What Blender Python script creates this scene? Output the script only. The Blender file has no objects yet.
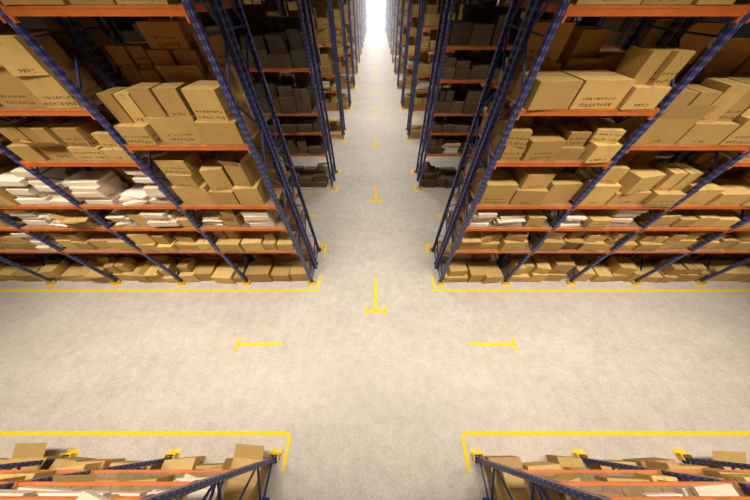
import bpy, math, random
from mathutils import Vector, Matrix
H=10.0
random.seed(7)
scene=bpy.context.scene
col=scene.collection
scene.view_settings.view_transform='Standard'

# ---------------------------------------------------------------- node helpers
class NT:
    def __init__(s,name):
        s.m=bpy.data.materials.new(name); s.m.use_nodes=True
        s.t=s.m.node_tree; s.n=s.t.nodes; s.l=s.t.links
        s.b=s.n['Principled BSDF']; s.out=s.n['Material Output']
    def node(s,t,**k):
        x=s.n.new(t)
        for a,b in k.items(): setattr(x,a,b)
        return x
    def set(s,inp,v):
        if hasattr(v,'is_linked') or isinstance(v,bpy.types.NodeSocket): s.l.new(v,inp)
        else: inp.default_value=v
    def math(s,op,a,b=0.0,c=None):
        x=s.node('ShaderNodeMath',operation=op)
        s.set(x.inputs[0],a); s.set(x.inputs[1],b)
        if c is not None: s.set(x.inputs[2],c)
        return x.outputs[0]
    def mix(s,f,a,b,bt='MIX'):
        x=s.node('ShaderNodeMix',data_type='RGBA',blend_type=bt)
        s.set(x.inputs[0],f); s.set(x.inputs[6],a); s.set(x.inputs[7],b)
        return x.outputs[2]
    def noise(s,vec,scale,detail=4,rough=.55):
        x=s.node('ShaderNodeTexNoise'); x.inputs['Scale'].default_value=scale
        x.inputs['Detail'].default_value=detail; x.inputs['Roughness'].default_value=rough
        if vec is not None: s.l.new(vec,x.inputs['Vector'])
        return x.outputs[0]
    def ramp(s,f,stops):
        x=s.node('ShaderNodeValToRGB'); s.set(x.inputs[0],f)
        e=x.color_ramp.elements
        e[0].position,e[0].color=stops[0]; e[1].position,e[1].color=stops[1]
        for p,c in stops[2:]:
            q=e.new(p); q.color=c
        return x.outputs[0]
    def maprange(s,v,a,b,c,d):
        x=s.node('ShaderNodeMapRange')
        s.set(x.inputs[0],v)
        for i,k in enumerate((a,b,c,d)): x.inputs[i+1].default_value=k
        return x.outputs[0]
    def bump(s,h,st,dist=.02):
        x=s.node('ShaderNodeBump'); x.inputs['Strength'].default_value=st; x.inputs['Distance'].default_value=dist
        s.l.new(h,x.inputs['Height']); s.l.new(x.outputs[0],s.b.inputs['Normal'])
def c(r,g,b): return (r,g,b,1)

def simple(name,colr,rough=.6,metal=0,var=.12,scale=3):
    t=NT(name); tc=t.node('ShaderNodeTexCoord')
    n=t.noise(tc.outputs['Object'],scale)
    a=tuple(x*(1-var) for x in colr[:3])+(1,); b=tuple(min(1,x*(1+var)) for x in colr[:3])+(1,)
    t.l.new(t.ramp(n,[(.3,a),(.7,b)]),t.b.inputs['Base Color'])
    t.b.inputs['Roughness'].default_value=rough; t.b.inputs['Metallic'].default_value=metal
    return t.m

def carton_mat(name,base,dark,print_col):
    t=NT(name)
    uv=t.node('ShaderNodeUVMap'); uv.uv_map='UVMap'
    sep=t.node('ShaderNodeSeparateXYZ'); t.l.new(uv.outputs[0],sep.inputs[0])
    u,v=sep.outputs[0],sep.outputs[1]
    at=t.node('ShaderNodeAttribute',attribute_name='rnd'); r=at.outputs['Fac']
    tc=t.node('ShaderNodeTexCoord')
    n=t.noise(tc.outputs['Object'],2.5,5)
    colr=t.mix(r,base,dark)
    colr=t.mix(t.maprange(n,.3,.7,0,.28),colr,c(dark[0]*.8,dark[1]*.75,dark[2]*.7))
    # printed characters : blocky glyphs in rows
    S=.023
    cu=t.math('FLOOR',t.math('DIVIDE',u,S)); cv=t.math('FLOOR',t.math('DIVIDE',v,S))
    cmb=t.node('ShaderNodeCombineXYZ'); t.l.new(cu,cmb.inputs[0]); t.l.new(cv,cmb.inputs[1])
    t.l.new(t.math('MULTIPLY',t.math('FLOOR',t.math('MULTIPLY',r,37.0)),3.7),cmb.inputs[2])
    wn=t.node('ShaderNodeTexWhiteNoise',noise_dimensions='3D'); t.l.new(cmb.outputs[0],wn.inputs[0])
    on=t.math('GREATER_THAN',wn.outputs[0],.38)
    gm=t.math('GREATER_THAN',t.math('FLOORED_MODULO',cu,4.0),.5)
    row1=t.math('MULTIPLY',t.math('GREATER_THAN',cv,1.5),t.math('LESS_THAN',cv,4.6))
    row2=t.math('MULTIPLY',t.math('GREATER_THAN',cv,7.5),t.math('LESS_THAN',cv,9.6))
    r2=t.math('FRACT',t.math('MULTIPLY',r,13.7))
    wide=t.math('LESS_THAN',t.math('ABSOLUTE',u),t.maprange(r2,0,1,.12,.42))
    row2=t.math('MULTIPLY',row2,t.math('GREATER_THAN',r2,.4))
    row=t.math('MAXIMUM',row1,row2)
    m=t.math('MULTIPLY',t.math('MULTIPLY',on,gm),t.math('MULTIPLY',row,wide))
    m=t.math('MULTIPLY',m,t.math('GREATER_THAN',t.math('FRACT',t.math('MULTIPLY',r,5.3)),.25))
    colr=t.mix(t.math('MULTIPLY',m,.75),colr,print_col)
    t.l.new(colr,t.b.inputs['Base Color']); t.b.inputs['Roughness'].default_value=.75
    t.b.inputs['Specular IOR Level'].default_value=.3
    t.bump(n,.25,.03)
    return t.m
def plain_r(name,base,dark,rough=.7):
    t=NT(name)
    at=t.node('ShaderNodeAttribute',attribute_name='rnd')
    tc=t.node('ShaderNodeTexCoord'); n=t.noise(tc.outputs['Object'],3,4)
    colr=t.mix(at.outputs['Fac'],base,dark)
    colr=t.mix(t.maprange(n,.35,.7,0,.2),colr,c(dark[0]*.8,dark[1]*.8,dark[2]*.8))
    t.l.new(colr,t.b.inputs['Base Color']); t.b.inputs['Roughness'].default_value=rough
    return t.m

CB=c(.68,.455,.15); CD=c(.36,.215,.065)
m_side=carton_mat('carton_side',CB,CD,c(.05,.025,.01))
m_top=plain_r('carton_top',c(.71,.485,.17),c(.40,.25,.08))
m_tape=plain_r('carton_tape',c(.55,.38,.15),c(.38,.25,.09),.35)
m_side2=carton_mat('shaded_carton_side',c(.19,.13,.072),c(.10,.07,.042),c(.02,.015,.01))  # second rack block: its shade is put into these darker carton colours
m_top2=plain_r('shaded_carton_top',c(.20,.135,.075),c(.11,.076,.045))
m_tape2=plain_r('shaded_carton_tape',c(.19,.13,.08),c(.12,.085,.05),.35)
m_white=plain_r('parcel_paper',c(.82,.75,.65),c(.66,.53,.36))
m_orange=simple('beam_orange_paint',c(.62,.155,.025),.45,0,.12)
m_deck=simple('deck_board',c(.24,.16,.085),.7,0,.25)
m_yguard=simple('guard_yellow_paint',c(.80,.52,.01),.5)

def blue_mat():
    t=NT('upright_blue_paint')
    uv=t.node('ShaderNodeUVMap'); uv.uv_map='UVMap'
    sep=t.node('ShaderNodeSeparateXYZ'); t.l.new(uv.outputs[0],sep.inputs[0])
    u,v=sep.outputs[0],sep.outputs[1]
    fv=t.math('ABSOLUTE',t.math('SUBTRACT',t.math('FRACT',t.math('DIVIDE',v,.16)),.5))
    du=t.math('ABSOLUTE',t.math('SUBTRACT',t.math('ABSOLUTE',u),.034))
    hole=t.math('MULTIPLY',t.math('LESS_THAN',du,.012),t.math('LESS_THAN',fv,.2))
    hole=t.math('MULTIPLY',hole,t.math('LESS_THAN',t.math('ABSOLUTE',u),.06))
    t.l.new(t.mix(hole,c(.026,.036,.14),c(.20,.21,.38)),t.b.inputs['Base Color'])
    t.b.inputs['Roughness'].default_value=.42
    return t.m
m_blue=blue_mat()
m_brace=simple('brace_blue_paint',c(.022,.032,.13),.42)

# ---------------------------------------------------------------- mesh builder
class MB:
    def __init__(s): s.v=[];s.f=[];s.uv=[];s.m=[];s.r=[]
    def box(s,cen,dim,rot=None,mats=(0,0,0),rnd=None,vb=None):
        """mats=(side,top,bottom); uv centred in u, v from bottom"""
        hx,hy,hz=dim[0]/2,dim[1]/2,dim[2]/2
        P=[Vector(p) for p in ((-hx,-hy,-hz),(hx,-hy,-hz),(hx,hy,-hz),(-hx,hy,-hz),(-hx,-hy,hz),(hx,-hy,hz),(hx,hy,hz),(-hx,hy,hz))]
        C=Vector(cen)
        if rot is not None: P=[rot@p for p in P]
        i=len(s.v); s.v+=[tuple(p+C) for p in P]
        if rnd is None: rnd=random.random()
        vs=0 if vb is None else vb
        H2=2*hz
        for fc,w in (((0,1,5,4),hx),((1,2,6,5),hy),((2,3,7,6),hx),((3,0,4,7),hy)):
            s.f.append([i+k for k in fc]); s.uv+=[(-w,vs),(w,vs),(w,vs+H2),(-w,vs+H2)]; s.m.append(mats[0]); s.r.append(rnd)
        s.f.append([i+4,i+5,i+6,i+7]); s.uv+=[(-hx,-hy),(hx,-hy),(hx,hy),(-hx,hy)]; s.m.append(mats[1]); s.r.append(rnd)
        s.f.append([i+3,i+2,i+1,i]); s.uv+=[(9,9)]*4; s.m.append(mats[2]); s.r.append(rnd)
    def beam(s,a,b,w,t,mat=0):
        a=Vector(a);b=Vector(b);d=b-a;L=d.length
        q=d.to_track_quat('Z','Y').to_matrix()
        s.box((a+b)/2,(w,t,L),q,(mat,mat,mat),0)
    def quad(s,pts,mat,rnd):
        i=len(s.v); s.v+=[tuple(p) for p in pts]; s.f.append([i,i+1,i+2,i+3]); s.uv+=[(9,9)]*4; s.m.append(mat); s.r.append(rnd)
    def mesh(s,name,mats):
        me=bpy.data.meshes.new(name); me.from_pydata(s.v,[],s.f)
        uvl=me.uv_layers.new(name='UVMap')
        uvl.data.foreach_set('uv',[x for p in s.uv for x in p])
        me.polygons.foreach_set('material_index',s.m)
        a=me.attributes.new('rnd','FLOAT','FACE'); a.data.foreach_set('value',s.r)
        for m in mats: me.materials.append(m)
        me.update(); return me
def obj(name,me,parent=None,loc=(0,0,0)):
    o=bpy.data.objects.new(name,me); col.objects.link(o); o.location=loc
    if parent: o.parent=parent
    return o
def empty(name,loc=(0,0,0)):
    o=bpy.data.objects.new(name,None); col.objects.link(o); o.location=loc; o.empty_display_size=.3; return o

# ---------------------------------------------------------------- rack geometry
BAY=3.45; X0=3.4; RD=1.05; GAP=.15; DEPTH=2*RD+GAP
PW,PD=.13,.11
TOPZ=12.0
LA=[2.62,4.02,5.12,6.72,8.05,9.70]
LB=[2.62,4.02,5.12,7.20,9.70]
def levels(side,i): return LA if ((i%2==0)==(side>0)) else LB

def post(mb,x,y,face):
    # C-section upright: web + two flanges + two lips; 'face' = -1 web toward -y
    t=.012
    mb.box((x,y+face*(PD/2-t/2),TOPZ/2),(PW,t,TOPZ),vb=0)
    for sx in (-1,1):
        mb.box((x+sx*(PW/2-t/2),y,TOPZ/2),(t,PD-2*t,TOPZ),vb=0)
        mb.box((x+sx*(PW/2-.025),y-face*(PD/2-t/2),TOPZ/2),(.05,t,TOPZ),vb=0)
    mb.box((x,y,.006),(PW+.08,PD+.08,.012))
def rack_meshes(side,nb,tag):
    up=MB();br=MB();bm=MB();dk=MB();gd=MB()
    rows=[0,RD+GAP]
    for i in range(nb+1):
        x=side*(X0+i*BAY)
        for ry in rows:
            ya=ry+PD/2; yb=ry+RD-PD/2
            post(up,x,ya,-1); post(up,x,yb,1)
            z=.35; k=0
            br.beam((x,ya,.2),(x,yb,.2),.05,.03)
            while z<TOPZ-1.0:
                a,b=(ya,yb) if k%2==0 else (yb,ya)
                br.beam((x,a,z),(x,b,z+.95),.05,.035)
                if k%3==2: br.beam((x,ya,z+1.0),(x,yb,z+1.0),.05,.03)
                z+=1.0;k+=1
            # yellow column guard shoes
            yy=ry-.09 if ry==0 else ry+RD+.09
            gd.box((x,yy,.09),(.34,.03,.18))
            s=1 if ry==0 else -1
            for sx in(-1,1): gd.box((x+sx*.155,yy+s*.085,.09),(.03,.14,.18))
            gd.box((x,yy-s*.05,.006),(.40,.12,.012))
        br.box((x,RD+GAP/2,3.0),(.05,GAP+.04,.06)); br.box((x,RD+GAP/2,8.0),(.05,GAP+.04,.06))
    for i in range(nb):
        xa=side*(X0+i*BAY); xb=side*(X0+(i+1)*BAY); xc=(xa+xb)/2; L=BAY-PW
        for z in levels(side,i):
            for ry in rows:
                for y in (ry+.0,ry+RD-.0):
                    yy=y+(.03 if y==ry else -.03)
                    bm.box((xc,yy,z),(L,.05,.13))
                    bm.box((xc,yy+(-.028 if y==ry else .028),z+.05),(L,.006,.03))
                    for sx in (-1,1):
                        bm.box((xc+sx*(L/2-.03),yy,z-.03),(.05,.075,.24))
                for k in range(9):
                    dk.box((xc-L/2+.18+k*(L-.36)/8,ry+RD/2,z+.07),(.355,RD-.08,.012))
    return [('uprights',up.mesh('uprights'+tag,[m_blue])),('braces',br.mesh('braces'+tag,[m_brace])),
            ('shelf_beams',bm.mesh('beams'+tag,[m_orange])),('shelf_decks',dk.mesh('decks'+tag,[m_deck])),
            ('column_guards',gd.mesh('guards'+tag,[m_yguard]))]

def carton(mb,x,y,z,w,d,h,ang,open_=False):
    R=Matrix.Rotation(ang,3,'Z'); rn=random.random()
    mb.box((x,y,z+h/2),(w,d,h),R,(0,1,1),rn)
    C=Vector((x,y,z))
    # tape running over the top and down both ends
    tw=.06
    if w>=d:
        mb.box(C+Vector((0,0,h+.002)),(w+.006,tw,.004),R,(2,2,2),rn)
        for s in(-1,1): mb.box(C+R@Vector((s*(w/2+.002),0,h-.06)),(.004,tw,.12),R,(2,2,2),rn)
    else:
        mb.box(C+Vector((0,0,h+.002)),(tw,d+.006,.004),R,(2,2,2),rn)
        for s in(-1,1): mb.box(C+R@Vector((0,s*(d/2+.002),h-.06)),(tw,.004,.12),R,(2,2,2),rn)
    if open_:
        f=min(w,d)*.42
        for (ax,ay,bx,by,ox,oy) in ((-1,-1,1,-1,0,-1),(1,1,-1,1,0,1),(1,-1,1,1,1,0),(-1,1,-1,-1,-1,0)):
            a=Vector((ax*w/2,ay*d/2,h));b=Vector((bx*w/2,by*d/2,h))
            k=random.uniform(.2,.9); o=Vector((ox*f*k,oy*f*k,f*(1-k*.6)))
            mb.quad([C+R@a,C+R@b,C+R@(b+o),C+R@(a+o)],1,rn)

def fill_bay(cb,wp,x0,x1,y0,z,clear,kind,rear=False):
    """cartons / flat parcels on one shelf of one bay"""
    x=x0+.10; xe=x1-.08
    while x<xe-.35:
        if kind=='white' : white=random.random()<.58
        elif kind=='mixed': white=random.random()<.12
        elif kind=='some': white=random.random()<.05
        else: white=False
        if white:
            w=min(random.uniform(.8,1.25),xe-x); d=random.uniform(.7,.98)
            n=random.randint(4,10); zz=z
            big_sheets=random.random()<.6
            for k in range(n):
                t=random.uniform(.12,.2) if big_sheets else random.uniform(.03,.10)
                if zz+t>z+clear-.1: break
                a=random.uniform(-.06,.06) if big_sheets else random.uniform(-.30,.30)
                ww=w*random.uniform(.7,.98); dd=d*random.uniform(.7,1)
                wp.box((x+w/2+random.uniform(-.06,.06),y0+.5+random.uniform(-.12,.06),zz+t/2),(ww,dd,t),Matrix.Rotation(a,3,'Z'),(0,0,0))
                zz+=t+.002
            x+=w+.05
        else:
            big=clear>1.3
            w=min(random.uniform(.55,1.0) if not big else random.uniform(.65,1.25),xe-x)
            d=random.uniform(.75,.98); zz=z
            maxh=clear-.12; lvl=0
            fill=min((random.uniform(.7,.98) if not rear else 1)*maxh,(1.25+random.random()*.7) if not rear else 9)
            while True:
                h=random.uniform(.32,.55) if not big else random.uniform(.42,.78)
                h=min(h,maxh)
                if zz+h>z+fill and lvl>0: break
                a=random.uniform(-.07,.07) if lvl==0 else random.uniform(-.22,.22)
                s=1 if lvl==0 else random.uniform(.7,.96)
                if lvl>0 and random.random()<.3 and w>.8:
                    # two small cartons side by side
                    for q in(-1,1): carton(cb,x+w/2+q*w*.25,y0+.5+random.uniform(-.1,.05),zz,w*.44,d*s*.9,h,random.uniform(-.12,.12))
                else:
                    carton(cb,x+w/2,y0+.49+random.uniform(-.10,.05),zz,(w-.03)*s,d*s,h,a,(random.random()<.10 and zz+h+.3<z+maxh))
                zz+=h+.006; lvl+=1
                if zz-z>maxh-.35: break
            x+=w+.03
        if random.random()<.04: x+=.2

def goods_meshes(side,nb,tag,dark=False):
    cb=MB();wp=MB()
    for i in range(nb):
        xa=X0+i*BAY+PW/2; xb=X0+(i+1)*BAY-PW/2
        if side<0: xa,xb=-xb,-xa
        L=[0]+levels(side,i)
        for j,z in enumerate(L):
            zt=L[j+1]-.065 if j+1<len(L) else z+1.9
            zb=z+.078 if j>0 else .0
            kind={0:'card',1:'mixed',2:'white',3:'mixed'}.get(j,'card')
            if j==3 and i==(1 if side<0 else 3): kind='white'
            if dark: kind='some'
            for r in (0,1):
                yb=r*(RD+GAP)+(.09 if (r and tag[0]=='N') else .03)
                if j==0:
                    fill_bay(cb,wp,xa,xb,yb,zb,random.choice((1.35,1.5,1.9)),kind)
                else: fill_bay(cb,wp,xa,xb,yb,zb,zt-zb,'card' if r and tag[0]!='N' else kind,r==1)
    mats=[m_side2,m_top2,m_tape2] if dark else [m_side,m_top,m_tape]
    return cb.mesh('cartons'+tag,mats),wp.mesh('parcels'+tag,[m_white])

yfronts=[5.85+8.5*k for k in range(0,13)]
near_y=-.85-DEPTH
for side in (-1,1):
    sn='L' if side<0 else 'R'
    random.seed(31 if side<0 else 23)
    RA=rack_meshes(side,6,'A'+sn); RB=rack_meshes(side,3,'B'+sn)
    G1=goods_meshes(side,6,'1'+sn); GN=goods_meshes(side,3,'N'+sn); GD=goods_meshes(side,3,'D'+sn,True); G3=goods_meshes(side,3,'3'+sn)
    places=[(near_y,RA and RB,GN),(yfronts[0],RA,G1)]
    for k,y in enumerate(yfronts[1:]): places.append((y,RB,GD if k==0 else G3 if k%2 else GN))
    for y,R,G in places:
        e=empty('pallet_rack',(0,y,0))
        for n,me in R: obj(n,me,e)
        obj('cardboard_boxes',G[0],None,(0,y,0))
        obj('flat_paper_parcels',G[1],None,(0,y,0))

# ---------------------------------------------------------------- floor
def floor_mat():
    t=NT('polished_concrete'); tc=t.node('ShaderNodeTexCoord'); o=tc.outputs['Object']
    mp=t.node('ShaderNodeMapping'); mp.inputs['Scale'].default_value=(.5,1.0,1); t.l.new(o,mp.inputs[0])
    n1=t.noise(mp.outputs[0],.55,7,.65); n2=t.noise(o,2.6,7,.68); n3=t.noise(o,16,3,.6)
    a=t.ramp(n1,[(.32,c(.40,.36,.31)),(.68,c(.57,.525,.465))])
    a=t.mix(.42,a,t.ramp(n2,[(.36,c(.35,.315,.27)),(.64,c(.62,.575,.51))]))
    a=t.mix(.22,a,t.ramp(n3,[(.38,c(.26,.225,.18)),(.62,c(.66,.61,.55))]))
    t.l.new(a,t.b.inputs['Base Color'])
    t.l.new(t.maprange(n2,.3,.7,.42,.60),t.b.inputs['Roughness'])
    t.b.inputs['Specular IOR Level'].default_value=.4
    t.bump(n2,.06,.02)
    return t.m
def plane_box(name,cen,dim,mat):
    mb=MB(); mb.box(cen,dim); return obj(name,mb.mesh(name,[mat]))
YB,YE,XW=-14,150,34
plane_box('floor',(0,(YB+YE)/2,-.1),(2*XW,YE-YB,.2),floor_mat())
m_wall=simple('wall_panel_paint',c(.20,.19,.18),.7)
m_ceil=simple('ceiling_metal',c(.06,.06,.06),.7)
plane_box('ceiling',(0,(YB+YE)/2,15.1),(2*XW,YE-YB,.2),m_ceil)
plane_box('wall_left',(-XW-.1,(YB+YE)/2,7.5),(.2,YE-YB,15),m_wall)
plane_box('wall_right',(XW+.1,(YB+YE)/2,7.5),(.2,YE-YB,15),m_wall)
plane_box('wall_rear',(0,YB-.1,7.5),(2*XW,.2,15),m_wall)
# far wall with bright daylight opening
mb=MB()
mb.box((-(XW+4)/2-.0,YE+.1,7.5),(XW-4,.2,15)); mb.box(((XW+4)/2,YE+.1,7.5),(XW-4,.2,15)); mb.box((0,YE+.1,14),(8,.2,2))
obj('wall_far',mb.mesh('wall_far',[m_wall]))
t=NT('daylight_glazing'); t.b.inputs['Base Color'].default_value=c(.9,.95,1); t.b.inputs['Emission Color'].default_value=c(.93,.96,1); t.b.inputs['Emission Strength'].default_value=12
plane_box('window_1',(0,YE+.12,6.5),(8,.05,13),t.m)

# ---------------------------------------------------------------- floor markings
def ymat():
    t=NT('yellow_floor_paint'); tc=t.node('ShaderNodeTexCoord'); n=t.noise(tc.outputs['Object'],9,6,.7)
    t.l.new(t.ramp(n,[(.28,c(.70,.54,.2)),(.38,c(.84,.545,.012))]),t.b.inputs['Base Color']); t.b.inputs['Roughness'].default_value=.6; t.b.inputs['Specular IOR Level'].default_value=.2
    return t.m
m_y=ymat()
LW=.12
def strip(mb,x0,y0,x1,y1,w=LW):
    if abs(x1-x0)>abs(y1-y0): mb.box(((x0+x1)/2,y0,.003),(abs(x1-x0),w,.006))
    else: mb.box((x0,(y0+y1)/2,.003),(w,abs(y1-y0),.006))
def bracket_line(side,yf):
    mb=MB(); off=.45; xe=side*(X0-.36); r=.14
    for s,y in ((-1,yf-off),(1,yf+DEPTH+off)):
        strip(mb,xe+side*r,y,side*(XW-3),y)
        # rounded corner
        n=8; cx,cy=xe+side*r,y-s*r
        pts=[]
        for k in range(n+1):
            a=k/n*math.pi/2
            for rr in (r-LW/2,r+LW/2):
                pts.append((cx-side*rr*math.sin(a),cy+s*rr*math.cos(a),.006))
        for k in range(n):
            q=[pts[2*k],pts[2*k+1],pts[2*k+3],pts[2*k+2]]
            A=(Vector(q[1])-Vector(q[0])).cross(Vector(q[2])-Vector(q[1])).z
            if A<0:q=q[::-1]
            mb.quad(q,0,0)
        strip(mb,xe,y-s*r,xe,y-s*(r+.80))
    return obj('yellow_floor_line',mb.mesh('floor_line',[m_y]))
for side in(-1,1):
    bracket_line(side,near_y+.15)
    for y in yfronts: bracket_line(side,y)
mk=MB()
# centre mark
strip(mk,0,4.30,0,6.15,.17); strip(mk,-.46,4.28,.46,4.28,.15)
for s in(-1,1): strip(mk,s*.46,4.06,s*.46,4.56,.12)
mesh_c=mk.mesh('mark_c',[m_y])
mk=MB()
for s in(-1,1):
    strip(mk,s*4.1,2.76,s*6.1,2.76,.13); strip(mk,s*6.12,2.48,s*6.12,3.04,.13)
mesh_s=mk.mesh('mark_s',[m_y])
for k in range(12):
    obj('floor_position_mark',mesh_c,None,(0,8.5*k,0))
    obj('floor_aisle_mark',mesh_s,None,(0,8.5*k,0))

# ---------------------------------------------------------------- lamps
m_house=simple('lamp_housing',c(.5,.5,.5),.4,.6)
t=NT('lamp_diffuser'); t.b.inputs['Emission Color'].default_value=c(1,.93,.82); t.b.inputs['Emission Strength'].default_value=1.5
m_diff=t.m
lm=MB(); lm.box((0,0,.06),(2.6,.5,.10)); lm.box((0,0,.16),(2.2,.3,.10))
for s in(-1,1): lm.box((s*1.0,0,.85),(.03,.03,1.29))
me_h=lm.mesh('lamp_housing',[m_house])
lm=MB(); lm.box((0,0,0),(2.5,.42,.02)); me_d=lm.mesh('lamp_diffuser',[m_diff])
LZ=13.5
def lamp(x,y,power,colr=(1,.90,.77),sx=2.5,sy=1.2,spread=100):
    e=empty('high_bay_lamp',(x,y,LZ)); obj('housing',me_h,e); obj('diffuser',me_d,e)
    L=bpy.data.lights.new('lamp_light','AREA'); L.shape='RECTANGLE'; L.size=sx; L.size_y=sy; L.energy=power; L.color=colr
    L.spread=math.radians(spread)
    o=bpy.data.objects.new('lamp_light',L); col.objects.link(o); o.parent=e; o.location=(0,0,-.05)
for x,p in ((-14.5,460),(-9.5,330),(-4.8,335),(0,215),(4.8,335),(9.5,330),(14.5,460)): lamp(x,2.5,p)
for k in range(1,12):
    y=2.5+8.5*k
    lamp(0,y,(300,350,520)[min(k-1,2)],(1,.94,.86))
    if k<4:
        for x in(-9,9): lamp(x,y,90)

# ---------------------------------------------------------------- haze glow toward the far doors, put in as volume emission
t=NT('glowing_haze'); t.n.remove(t.b)
em=t.node('ShaderNodeEmission'); em.inputs[0].default_value=c(.93,.95,1); em.inputs[1].default_value=.009
ab=t.node('ShaderNodeVolumeAbsorption'); ab.inputs['Density'].default_value=.010
ad=t.node('ShaderNodeAddShader'); t.l.new(em.outputs[0],ad.inputs[0]); t.l.new(ab.outputs[0],ad.inputs[1]); t.l.new(ad.outputs[0],t.out.inputs['Volume'])
plane_box('haze_glow',(0,97,7.4),(60,105,14.6),t.m)

# ---------------------------------------------------------------- world + camera
w=bpy.data.worlds.new('World'); scene.world=w; w.use_nodes=True
w.node_tree.nodes['Background'].inputs[0].default_value=c(.8,.85,1); w.node_tree.nodes['Background'].inputs[1].default_value=.1
cam=bpy.data.cameras.new('Camera'); co=bpy.data.objects.new('Camera',cam); col.objects.link(co)
cam.sensor_width=36; cam.lens=215/750*36; cam.clip_end=500; cam.clip_start=.05
co.location=(0,0,H); co.rotation_euler=(math.radians(90-50.94),0,0)
cam.shift_x=-1/750
scene.camera=co
